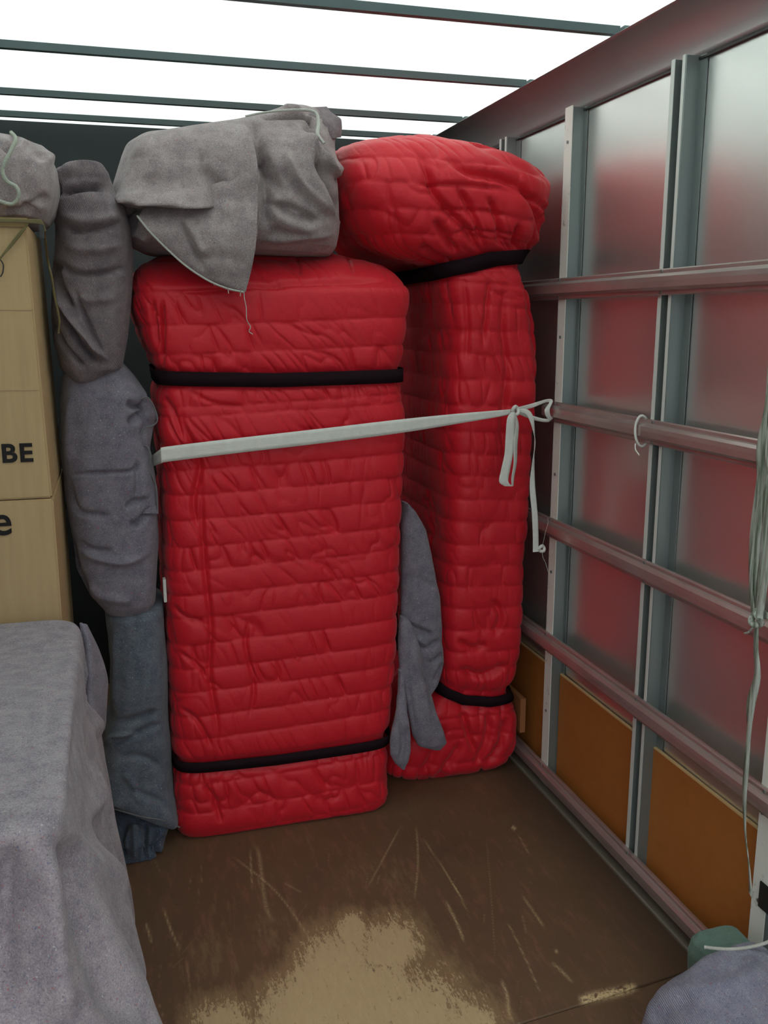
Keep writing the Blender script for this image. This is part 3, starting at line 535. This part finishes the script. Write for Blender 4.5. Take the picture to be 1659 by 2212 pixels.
# ------------------------------------------------------------ grey wrapped roll between boxes and left red bundle (three blankets)
def roll(name, label, rows, yf, yb, mat, nl, strokes, seed, n=3, rib=.0, amp=.008, floor=None, extra=None):
    lv = [LV(v, ul, ur, yf+(dy if dy else 0), yb, n, .05) for v, ul, ur, dy in rows]
    L = Loft(lv, nl, 300, 7); L.H += amp*fbm(L.S*8, L.G[..., 2]*6, seed)
    if extra: extra(L)
    for a in strokes: L.st(a[0], a[1]*.85, a[2]*1.6)
    o = L.build(name, mat, floor=floor)
    if label: tag(o, label, 'blanket', 'grey felt moving blankets')
    return o
r1 = roll('moving_blanket', 'ribbed grey blanket hanging at the top of the roll beside the boxes', [(834, 165, 190, .06), (826, 150, 215, .03), (800, 127, 262, .01), (740, 112, 273, 0), (670, 108, 281, 0), (600, 110, 287, 0), (540, 112, 290, 0), (480, 112, 285, 0), (430, 95, 270, 0), (400, 85, 252, .01), (375, 95, 243, .02), (358, 115, 225, .05), (348, 145, 200, .09), (346, 165, 180, .12)], 2.37, 2.72, FELTR, 260,
    [([(116, 425), (160, 408), (210, 402), (245, 412)], 8, -.02), ([(118, 440), (112, 410), (145, 375), (200, 368), (245, 390)], 9, .016), ([(130, 385), (115, 420), (95, 455)], 8, -.016), ([(120, 490), (170, 500), (230, 492), (270, 480)], 8, -.010), ([(115, 560), (160, 590), (230, 590), (280, 575)], 8, -.012), ([(118, 460), (190, 478), (270, 460)], 14, .008),
     ([(110, 625), (140, 690), (180, 750), (225, 795)], 7, -.022), ([(118, 612), (155, 690), (200, 750), (240, 785)], 7, .016), ([(118, 560), (128, 620), (160, 670)], 7, -.02), ([(112, 690), (140, 750), (190, 800)], 6, -.014), ([(160, 620), (190, 700), (225, 770)], 7, -.010), ([(130, 530), (200, 540), (270, 525)], 14, .008), ([(150, 640), (200, 650), (260, 640)], 12, .006)], 12, extra=lambda L: None)
r2 = roll('moving_blanket', 'mauve grey blanket wrapped round the middle of the roll beside the boxes', [(1333, 222, 330, .03), (1318, 208, 337, .01), (1290, 186, 341, 0), (1240, 165, 346, 0), (1200, 158, 348, 0), (1140, 148, 342, 0), (1050, 138, 337, 0), (1000, 134, 328, 0), (940, 131, 314, 0), (900, 131, 322, 0), (860, 132, 318, 0), (820, 133, 292, .01), (795, 138, 272, .03), (785, 150, 260, .08)], 2.40, 2.66, FELTM, 260,
    [([(150, 1025), (210, 1022), (280, 1018), (310, 1000)], 5, -.007), ([(150, 1035), (160, 1090), (185, 1110), (250, 1115)], 8, -.007), ([(270, 870), (300, 880), (325, 868)], 9, -.014), ([(275, 920), (300, 900), (322, 890)], 10, -.016), ([(268, 1100), (290, 1085), (325, 1080)], 7, -.012), ([(275, 1130), (300, 1130), (330, 1095)], 8, -.012), ([(168, 1180), (210, 1205), (270, 1215), (330, 1190)], 10, .008), ([(160, 1165), (200, 1190), (250, 1190)], 9, -.008),
     ([(150, 1150), (165, 1230), (200, 1290)], 9, -.008), ([(295, 990), (300, 1050), (290, 1090)], 9, -.009), ([(180, 1250), (220, 1290), (300, 1300)], 12, .006), ([(155, 830), (150, 930), (150, 1030)], 12, .006)], 22)
r3 = roll('moving_blanket', 'blue grey ribbed blanket at the foot of the roll with slanting hem', [(1790, 360, 386, .01), (1780, 320, 385, -.01), (1762, 270, 383, -.015), (1740, 220, 380, -.015), (1700, 212, 377, 0), (1640, 216, 373, 0), (1596, 224, 369, 0), (1560, 238, 366, 0), (1450, 240, 364, 0), (1343, 228, 358, 0), (1325, 230, 356, .02)], 2.415, 2.70, FELTB, 220,
    [([(245, 1560), (290, 1555), (350, 1535)], 9, -.012), ([(232, 1590), (260, 1600), (310, 1580), (360, 1560)], 8, -.010), ([(226, 1610), (250, 1590), (300, 1590)], 8, .010), ([(250, 1640), (300, 1635), (360, 1660)], 9, -.006), ([(275, 1700), (320, 1720), (370, 1740)], 9, -.006), ([(248, 1350), (250, 1450), (252, 1550)], 8, .006), ([(260, 1660), (290, 1700), (300, 1740)], 9, .005)], 32, extra=lambda L: None)
r4 = roll('moving_blanket', 'dark blue crumpled blanket showing on the floor under the roll', [(1871, 235, 355, .02), (1862, 222, 368, 0), (1830, 202, 376, .0), (1800, 206, 380, .03), (1780, 215, 376, .06), (1760, 225, 370, .08), (1745, 240, 362, .10)], 2.37, 2.68, FELTD, 200,
    [([(245, 1760), (235, 1810), (245, 1860)], 7, -.02), ([(275, 1770), (262, 1820), (272, 1862)], 7, -.02), ([(312, 1775), (315, 1820), (312, 1864)], 6, -.022), ([(290, 1780), (290, 1860)], 8, .014), ([(345, 1790), (330, 1820), (325, 1850)], 7, -.012), ([(365, 1800), (340, 1830), (350, 1860)], 6, -.012)], 42, floor=.001, amp=.012)
attach_root = None
tube('stitched_hem', [P(u, v, y=y) for u, v, y in [(216, 1738, 2.46), (262, 1752, 2.41), (305, 1764, 2.398), (350, 1772, 2.398), (388, 1787, 2.44)]], .0022, HEMD, r3)
o = tube('stitched_hem', [P(u, v, y=2.43) for u, v in [(303, 862), (318, 858), (332, 878), (340, 905), (332, 918), (312, 925), (303, 940)]], .0022, HEMD, r2)
o = tube('stitched_hem', [P(u, v, y=2.44) for u, v in [(302, 962), (318, 965), (326, 985), (322, 1010), (332, 1035), (338, 1055), (340, 1100)]], .0022, HEMD, r2)
# frilled side folds of the middle blanket
patch('side_fold', [(850, 862, 296, 322, 2.46, 2.42, 2.47), (885, 900, 298, 338, 2.46, 2.43, 2.48), (925, 920, 290, 330, 2.46, 2.44, 2.48), (960, 965, 298, 322, 2.45, 2.42, 2.47), (1010, 1010, 300, 324, 2.45, 2.42, 2.46), (1060, 1060, 300, 339, 2.45, 2.42, 2.46), (1110, 1110, 290, 341, 2.43, 2.41, 2.45)], 90, 40, FELTM, r2, extra=lambda U, V: .006*fbm(U/18, V/22, 28))

# grey blanket folded on top of the boxes (left edge of the picture)
def T1(v, ul, ur, yf): return LV(v, ul, ur, yf, 2.55, 3.0, .05)
B2 = Loft([T1(476, -150, 84, 2.24), T1(466, -170, 98, 2.19), T1(440, -180, 110, 2.165), (T1(400, -180, 119, 2.16)), T1(370, -175, 120, 2.16), T1(335, -165, 116, 2.17), T1(308, -150, 104, 2.19), T1(292, -120, 90, 2.22), T1(284, -80, 60, 2.27), T1(282, -30, 10, 2.33)], 150, 320, 7)
B2.H += .008*fbm(B2.S*7, B2.G[..., 2]*7, 51)
for a in [([(0, 318), (28, 300), (40, 285)], 9, -.02), ([(-5, 300), (15, 312), (25, 330)], 8, -.012), ([(60, 290), (90, 300), (108, 330), (119, 360)], 8, .012), ([(50, 300), (85, 330), (100, 350)], 12, -.01), ([(42, 440), (70, 445), (110, 420)], 9, -.012), ([(40, 350), (60, 400), (50, 440)], 12, -.008), ([(0, 455), (40, 460), (90, 452)], 8, -.014)]: B2.st(*a)
o = B2.build('moving_blanket', FELT); tag(o, 'grey blanket folded on top of the upper cardboard box, with a pale curved hem', 'blanket', 'grey felt moving blankets')
tube('stitched_hem', [P(u, v, y=y) for u, v, y in [(24, 286, 2.20), (34, 300, 2.168), (24, 325, 2.155), (6, 365, 2.150), (14, 390, 2.15), (34, 403, 2.15), (41, 418, 2.15), (36, 434, 2.155), (20, 441, 2.16), (-20, 428, 2.16), (-60, 425, 2.16)]], .0042, HEMG, o)

# ------------------------------------------------------------ cardboard boxes
BX = -.143; BY = 2.14
def vz(v, y=BY): return P(100, v, y=y)[2]
zb = vz(1078); ztp = vz(479)
def carton(name, label, z0, z1, xl, xr, y0, y1, lean=0):
    t = mk(name, None, loc=((xl+xr)/2, (y0+y1)/2, z0)); tag(t, label, 'box', 'stacked cardboard boxes')
    g = MB(); d = lean
    g.hexa([(xl, y0, z0), (xr, y0, z0), (xr, y1, z0), (xl, y1, z0), (xl+d, y0, z1), (xr+d, y0, z1), (xr+d, y1, z1), (xl+d, y1, z1)])
    attach(g.build('carton_body', CARD, bevel=.004), t)
    return t
u_ = carton('cardboard_box', 'upper cardboard box with black letters BE and an open top edge, on the lower box', zb+.002, ztp, -.64, BX, BY, 2.6, -.012)
l_ = carton('cardboard_box', 'lower cardboard box marked with a letter e, under the box with BE', 0, zb, -.64, BX+.002, BY-.002, 2.6, 0)
# flap edge and crease lines on the upper box
g = MB(); g.box(-.66, BX-.008, BY-.006, BY-.002, ztp-.012, ztp+.006); attach(g.build('top_flap_edge', CARDE), u_)
for v in (669, 841):
    g = MB(); z = vz(v); g.box(-.63, BX-.012, BY-.0012, BY+.001, z-.0012, z+.0012); attach(g.build('pressed_crease', CARDE if False else CARD), u_)
def text_obj(s, name, uL, vB, hpx, wpx, y, mat, root, bold):
    a = P(uL, vB, y=y); b = P(uL+wpx, vB, y=y); c = P(uL, vB-hpx, y=y); Wd = b[0]-a[0]; Hh = c[2]-a[2]
    cu = bpy.data.curves.new(name, 'FONT'); cu.body = s; cu.size = 1; cu.offset = bold; cu.extrude = .004; cu.space_character = 1.12
    to = bpy.data.objects.new(name, cu); COL.objects.link(to); dg = bpy.context.evaluated_depsgraph_get(); me = bpy.data.meshes.new_from_object(to.evaluated_get(dg))
    COL.objects.unlink(to); bpy.data.objects.remove(to); me.name = name
    n = len(me.vertices); co = np.zeros(n*3, np.float32); me.vertices.foreach_get('co', co); co = co.reshape(-1, 3); mn, mxx = co.min(0), co.max(0)
    q = (co-mn)/(mxx-mn+1e-9); out_ = np.stack([a[0]+q[:, 0]*Wd, y-.0008*q[:, 2], a[2]+q[:, 1]*Hh], 1); me.vertices.foreach_set('co', out_.astype(np.float32).ravel()); me.update()
    o = mk(name, me, mat); return attach(o, root)
text_obj('BE', 'printed_letters', 6, 1000, 41, 67, BY-.0012, INK, u_, .03)
text_obj('e', 'printed_letter', -14, 1158, 45, 41, BY-.0035, INK, l_, .012)
# olive tie over the upper box
t = mk('olive_tie', None, loc=tuple(P(40, 480, y=2.12))); tag(t, 'olive webbing tie draped over the top edge of the upper cardboard box', 'strap')
attach(ribbon('webbing', [P(u, v, y=y) for u, v, y in [(-90, 477, 2.128), (-20, 476, 2.126), (40, 477, 2.126), (82, 479, 2.126), (92, 484, 2.126), (96, 500, 2.129)]], [(0, 0, .004)]*3+[(0, 0, .005), (0, 0, .006), (.004, 0, .002)], WEBO, None), t)
attach(ribbon('webbing', [P(u, v, y=2.128) for u, v in [(62, 482), (48, 498), (30, 522), (12, 545), (0, 558), (-25, 590)]], [(.004, 0, .003), (.009, 0, .006), (.011, 0, .008), (.010, 0, .008), (.008, 0, .006), (.008, 0, .006)], WEBO, None), t)
attach(tube('cord_end', [P(u, v, y=2.13) for u, v in [(0, 560), (7, 572), (6, 588), (1, 598)]], .0015, STEEL, None, 5), t)
g = MB(); c = P(90, 498, y=2.125); g.box(c[0]-.005, c[0]+.005, 2.122, 2.127, c[2]-.016, c[2]+.012); attach(g.build('buckle', STEEL, bevel=.001), t)
o = tube('dark_cord', [P(u, v, y=y) for u, v, y in [(96, 500, 2.13), (103, 560, 2.30), (112, 600, 2.30), (118, 640, 2.31), (128, 690, 2.32), (126, 720, 2.33)]], .0028, WEBO, None); attach(o, t)

# ------------------------------------------------------------ covered block, bottom left
zt = .80
def tl(z, xr, yf, yb=2.11, n=8, xl=-.78): return (z, xl, xr, yf, yb, n)
C1 = Loft([tl(.0, -.02, 1.12, 2.11, 4), tl(.15, -.025, 1.125, 2.11, 4), tl(.35, -.045, 1.13, 2.11, 5), tl(.5, -.06, 1.14, 2.11, 6), tl(.62, -.075, 1.15, 2.11, 8), tl(.70, -.084, 1.16, 2.105, 9), tl(.75, -.089, 1.167, 2.10, 11), tl(.785, -.093, 1.173, 2.095, 13), tl(.797, -.099, 1.182, 2.09, 13), tl(.801, -.110, 1.195, 2.08, 12), tl(.802, -.18, 1.27, 2.02, 10), (.802, -.65, -.3, 1.4, 1.9, 8), (.802, -.50, -.42, 1.55, 1.7, 4)], 260, 460, 5, 0)
z_ = C1.G[..., 2]; y_ = C1.G[..., 1]; low = sstep(.78, .35, z_)
C1.H += sstep(.74, .25, z_)*.11*np.exp(-((y_-1.2)/.16)**2)*sstep(-.3, -.1, C1.G[..., 0]); C1.H += low*.014*np.sin(C1.S*34+2*fbm(C1.S*3, z_*2, 5))*(y_ > 1.25)+.005*fbm(C1.S*6, z_*6, 15)
for a in [([(20, 1795), (15, 1950), (5, 2212)], 34, -.030), ([(95, 1800), (100, 1950), (110, 2212)], 22, .026), ([(150, 1800), (165, 1950), (190, 2212)], 22, -.030, 'v', .1), ([(175, 1795), (215, 1900), (245, 2050), (260, 2212)], 26, .022), ([(150, 1790), (190, 1850), (240, 1950)], 16, .01), ([(260, 1960), (290, 2100), (300, 2212)], 14, -.008),
          ([(205, 1400), (212, 1500), (215, 1600)], 7, .03), ([(190, 1400), (195, 1500), (200, 1600)], 6, -.02), ([(200, 1640), (205, 1700), (200, 1780)], 8, .018), ([(170, 1500), (160, 1650), (155, 1760)], 8, -.006)]: C1.st(*a)
o = C1.build('blanket_covered_block', FELTT, floor=.001)
tag(o, 'low block covered by a pinkish grey felt blanket draping to the floor, before the boxes', 'covered furniture')
patch('side_fold', [(1345, 1350, 174, 186, 2.04, 2.02, 2.05), (1400, 1398, 180, 210, 2.02, 2.00, 2.06), (1440, 1436, 185, 224, 2.0, 1.99, 2.06), (1480, 1470, 188, 232, 1.99, 1.98, 2.06), (1530, 1526, 190, 229, 1.98, 1.96, 2.05), (1580, 1574, 190, 226, 1.97, 1.95, 2.04), (1604, 1590, 194, 212, 1.96, 1.95, 2.0)], 70, 40, FELTM, o, extra=lambda U, V: .006*np.sin(U/5+1.5*fbm(U/30, V/60, 4)))

# ------------------------------------------------------------ grey cloth between the two red bundles
def cl(v, ul, ur, yf=2.50, yb=2.56): return LV(v, ul, ur, yf, yb, 2.6, .02)
D1 = Loft([cl(1512, 895, 930, 2.49), cl(1490, 880, 948), cl(1440, 868, 960), cl(1400, 866, 957), cl(1300, 867, 950), cl(1200, 869, 933), cl(1150, 870, 922), cl(1110, 872, 900), cl(1090, 874, 882)], 200, 200, 7)
D1.H += .005*fbm(D1.S*14, D1.G[..., 2]*10, 61)
for a in [([(870, 1345), (900, 1360), (940, 1375)], 7, -.018), ([(890, 1390), (920, 1400), (955, 1380)], 7, -.012), ([(905, 1370), (920, 1400), (940, 1440)], 7, .010), ([(925, 1430), (945, 1425), (958, 1410)], 6, -.012), ([(935, 1480), (950, 1455), (958, 1430)], 6, -.01), ([(880, 1240), (920, 1260), (945, 1270)], 9, -.006)]: D1.st(*a)
t = mk('grey_cloth', None, loc=(.84, 2.5, .3)); tag(t, 'grey felt cloth stuffed between the two red bundles with two hanging tails', 'cloth')
attach(D1.build('stuffed_part', FELTM), t)
D2 = Loft([LV(v, a, b, yf, yf+.04, 2.4, .01) for v, a, b, yf in [(1622, 935, 955, 2.475), (1614, 905, 966, 2.462), (1590, 893, 960, 2.455), (1550, 885, 945, 2.455), (1500, 873, 930, 2.458), (1450, 865, 918, 2.462), (1400, 863, 908, 2.468), (1350, 864, 890, 2.475), (1335, 866, 878, 2.49)]], 150, 120, 7)
D2.H += .003*fbm(D2.S*16, D2.G[..., 2]*12, 71)
for a in [([(885, 1380), (905, 1460), (925, 1540), (935, 1600)], 8, .006), ([(905, 1400), (925, 1480), (945, 1560)], 5, -.006), ([(872, 1400), (885, 1500), (900, 1590)], 5, -.005)]: D2.st(*a)
attach(D2.build('hanging_tail', FELTM), t)
D3 = Loft([LV(v, a, b, yf, yf+.03, 2.4, .01) for v, a, b, yf in [(1663, 866, 874, 2.432), (1652, 853, 882, 2.422), (1630, 843, 887, 2.415), (1600, 845, 888, 2.413), (1570, 851, 885, 2.415), (1540, 857, 880, 2.425), (1500, 860, 876, 2.445), (1450, 861, 874, 2.46)]], 120, 100, 5)
D3.H += .004*fbm(D3.S*22, D3.G[..., 2]*20, 81); D3.st([(860, 1550), (870, 1600), (862, 1650)], 5, -.007); D3.st([(878, 1560), (880, 1610), (872, 1650)], 5, -.006)
attach(D3.build('hanging_tail', FELTM), t)

# ------------------------------------------------------------ white tie strap with knot
t = mk('white_tie_strap', None, loc=tuple(P(1110, 888, y=2.42))); tag(t, 'white webbing strap stretched across the red bundles and knotted to the rail', 'strap')
h = lambda a: (0, 0, a)
pts = [P(298, 1010, y=2.62), P(330, 995, y=2.50), P(349, 985, y=2.425), P(362, 981, y=2.412), P(500, 964, y=2.408), P(700, 941, y=2.406), P(870, 920, y=2.406), P(1000, 903, y=2.415), P(1080, 893, y=2.42), P(1112, 888, y=2.42)]
attach(ribbon('stretched_webbing', pts, [h(.012), h(.015), h(.0185), h(.0195), h(.0195), h(.0195), h(.0185), h(.0135), h(.009), h(.006)], WEB), t)
attach(ribbon('rail_loop', [P(u, v, y=y) for u, v, y in [(1112, 886, 2.42), (1150, 876, 2.445), (1180, 866, 2.46), (1190, 868, 2.462), (1182, 885, 2.448), (1184, 898, 2.448), (1190, 907, 2.455), (1175, 908, 2.45), (1150, 902, 2.44), (1118, 889, 2.42)]], [(0, 0, .006), (0, .001, .006), (.004, 0, .005), (.006, 0, .003), (.008, 0, 0), (.008, 0, 0), (.005, 0, .004), (0, 0, .005), (0, 0, .006), (0, 0, .006)], WEB), t)
c = P(1113, 887, y=2.412)
a = np.linspace(0, 2*math.pi*1.6, 16); attach(tube('knot', [c+np.array([.009*math.cos(k), .004*math.sin(2*k), .011*math.sin(k)]) for k in a], .0055, WEB), t)
attach(ribbon('looped_tail', [P(u, v, y=y) for u, v, y in [(1108, 890, 2.405), (1104, 905, 2.40), (1102, 940, 2.40), (1099, 980, 2.398), (1092, 1015, 2.395), (1088, 1040, 2.394), (1098, 1050, 2.397)]], [(.006, 0, 0), (.012, 0, 0), (.014, .001, 0), (.013, 0, 0), (.014, .001, 0), (.014, 0, 0), (.013, 0, -.001)], WEB), t)
attach(ribbon('looped_tail', [P(u, v, y=y) for u, v, y in [(1113, 893, 2.41), (1117, 920, 2.408), (1114, 960, 2.405), (1113, 1000, 2.402), (1108, 1030, 2.40), (1107, 1050, 2.402)]], [(.003, .003, 0), (.007, .005, 0), (.009, .008, 0), (.008, .008, 0), (.006, .005, 0), (.004, .004, 0)], WEB), t)
attach(ribbon('long_tail', [P(u, v, y=y) for u, v, y in [(1120, 886, 2.42), (1138, 890, 2.415), (1148, 905, 2.412), (1154, 935, 2.415), (1155, 960, 2.42), (1152, 1000, 2.42), (1150, 1050, 2.42), (1155, 1110, 2.42), (1157, 1160, 2.42), (1157, 1192, 2.42)]], [(.002, 0, .005), (.004, 0, .006), (.006, 0, .004), (.004, .006, 0), (.002, .007, 0), (.005, .004, 0), (.0085, 0, 0), (.009, 0, 0), (.009, 0, 0), (.009, 0, 0)], WEB), t)
c = P(1170, 1185, y=2.42); attach(tube('end_knot', [c+np.array([.008*math.cos(k), .003*math.sin(2*k), .008*math.sin(k)]) for k in a], .005, WEB), t)
attach(tube('frayed_thread', [P(u, v, y=2.42) for u, v in [(1171, 1190), (1173, 1205), (1178, 1215), (1184, 1235)]], .0009, HEM, None, 5), t)
attach(tube('frayed_thread', [P(u, v, y=2.42) for u, v in [(1173, 1175), (1178, 1150), (1184, 1128), (1182, 1118)]], .0006, HEM, None, 5), t)
# small tie round the middle rail
ring = []
for k in range(13):
    a = 2*math.pi*k/12; ring.append((XP-.013+.019*math.cos(a), 1.99+.004*math.sin(a), 1.183+.037*math.sin(a)))
t = tube('white_cord_loop', ring, .0032, WEB); tag(t, 'thin white cord loop tied round the middle rail at the double post', 'cord')
tube('cord_end', [(XP-.034, 1.983, 1.155), (XP-.036, 1.977, 1.140), (XP-.035, 1.960, 1.128)], .0018, WEB, t)

# ------------------------------------------------------------ hanging bunch of ties, right edge
t = mk('hanging_tie_bunch', None, loc=tuple(P(1640, 1100, x=1.20))); tag(t, 'bunch of old greenish white webbing ties hanging by the right post', 'strap')
def RX(u, v, x=1.195): return P(u, v, x=x)
for i, (us, hw) in enumerate([([1672, 1662, 1655, 1640, 1643, 1638, 1630, 1632], .008), ([1680, 1668, 1660, 1650, 1640, 1626, 1622, 1628], .009), ([1676, 1672, 1668, 1664, 1655, 1652, 1640, 1636], .010), ([1690, 1680, 1672, 1668, 1664, 1648, 1648, 1640], .009), ([1700, 1688, 1675, 1655, 1668, 1662, 1652, 1640], .008)]):
    vs = [700, 800, 880, 970, 1060, 1160, 1260, 1335]; pp = [RX(u, v, 1.196-.005*i+.003*math.sin(i*3+k)) for k, (u, v) in enumerate(zip(us, vs))]
    attach(ribbon('webbing_strand', pp, [(.002*math.sin(i+k), hw*math.cos(.7*math.sin(i*2.1+k)), 0) for k in range(8)], WEBG), t)
c = RX(1634, 1335, 1.185); a = np.linspace(0, 2*math.pi*1.8, 18)
attach(tube('knot', [c+np.array([.006*math.sin(2*k), .010*math.cos(k), .014*math.sin(k)]) for k in a], .0065, WEBG), t)
attach(ribbon('knot_end', [c, c+np.array([0, -.02, .014]), c+np.array([0, -.04, .012])], [(0, .003, .006), (0, .004, .008), (0, .003, .007)], WEBG), t)
attach(tube('frayed_thread', [RX(u, v, 1.185) for u, v in [(1628, 1352), (1618, 1365), (1608, 1368)]], .002, WEBG, None, 5), t)
us = [(1634, 1350), (1633, 1400), (1636, 1460), (1622, 1520), (1618, 1580), (1612, 1660), (1608, 1720), (1610, 1800), (1618, 1870), (1622, 1935)]
attach(ribbon('single_tail', [RX(u, v, 1.19) for u, v in us], [(0, .006, 0), (0, .007, 0), (0, .009, 0), (0, .012, 0), (0, .006, 0), (0, .007, 0), (0, .006, 0), (.002, .005, 0), (.003, .006, 0), (.003, .009, 0)], WEBG), t)
# bracket on the near post
g = MB(); g.box(XP-.008, XP-.003, 1.395, 1.452, .24, .30); g.box(XP-.012, XP-.003, 1.38, 1.40, .20, .31); o = g.build('steel_bracket', STEEL, wr, bevel=.002)

# ------------------------------------------------------------ blanket heap, bottom right
def hp_(z, xl, yb, yf=.75, xr=1.19, n=3.2): return (z, xl, xr, yf, yb, n)
E1 = Loft([hp_(0, .925, 1.43, n=5), hp_(.05, .92, 1.43, n=5), hp_(.10, .93, 1.425, n=5), hp_(.15, .965, 1.41, n=5), hp_(.18, 1.0, 1.395, n=5.5), hp_(.205, 1.04, 1.39, n=6), hp_(.222, 1.07, 1.375, n=6), hp_(.234, 1.10, 1.33, .9, n=5), hp_(.238, 1.12, 1.2, 1.0, 1.15), hp_(.239, 1.13, 1.12, 1.05, 1.14)], 200, 420, 7)
E1.H += .008*fbm(E1.S*6, E1.G[..., 2]*8, 91)
for a in [([(1400, 2160), (1470, 2140), (1560, 2130), (1659, 2090)], 18, .008), ([(1400, 2212), (1450, 2180), (1500, 2150)], 18, -.006)]: E1.st(*a)
o = E1.build('moving_blanket', felt('lilac_ribbed_felt', srgb(138, 138, 156), srgb(112, 112, 134), srgb(164, 162, 174), speck=.64, wave=95), floor=.001)
tag(o, 'lilac grey ribbed blanket heaped on the floor in the bottom right corner', 'blanket', 'grey felt moving blankets')
E2 = Loft([hp_(0, 1.11, 1.495, 1.43, 1.212, 5), hp_(.08, 1.105, 1.495, 1.42, 1.213, 5), hp_(.14, 1.10, 1.495, 1.405, 1.213, 5), hp_(.168, 1.105, 1.492, 1.40, 1.213, 5), hp_(.180, 1.115, 1.485, 1.405, 1.212, 5), hp_(.184, 1.13, 1.47, 1.42, 1.20, 4)], 100, 240, 3)
E2.H += .004*fbm(E2.S*7, E2.G[..., 2]*8, 95)
o = E2.build('moving_blanket', FELTG, floor=.001); tag(o, 'green felt blanket with a cream stitched hem under the lilac grey heap', 'blanket', 'grey felt moving blankets')
tube('stitched_hem', [P(u, v, y=y) for u, v, y in [(1522, 2046, 1.40), (1560, 2050, 1.375), (1600, 2049, 1.36), (1645, 2040, 1.34), (1680, 2025, 1.33)]], .0035, HEM, o)
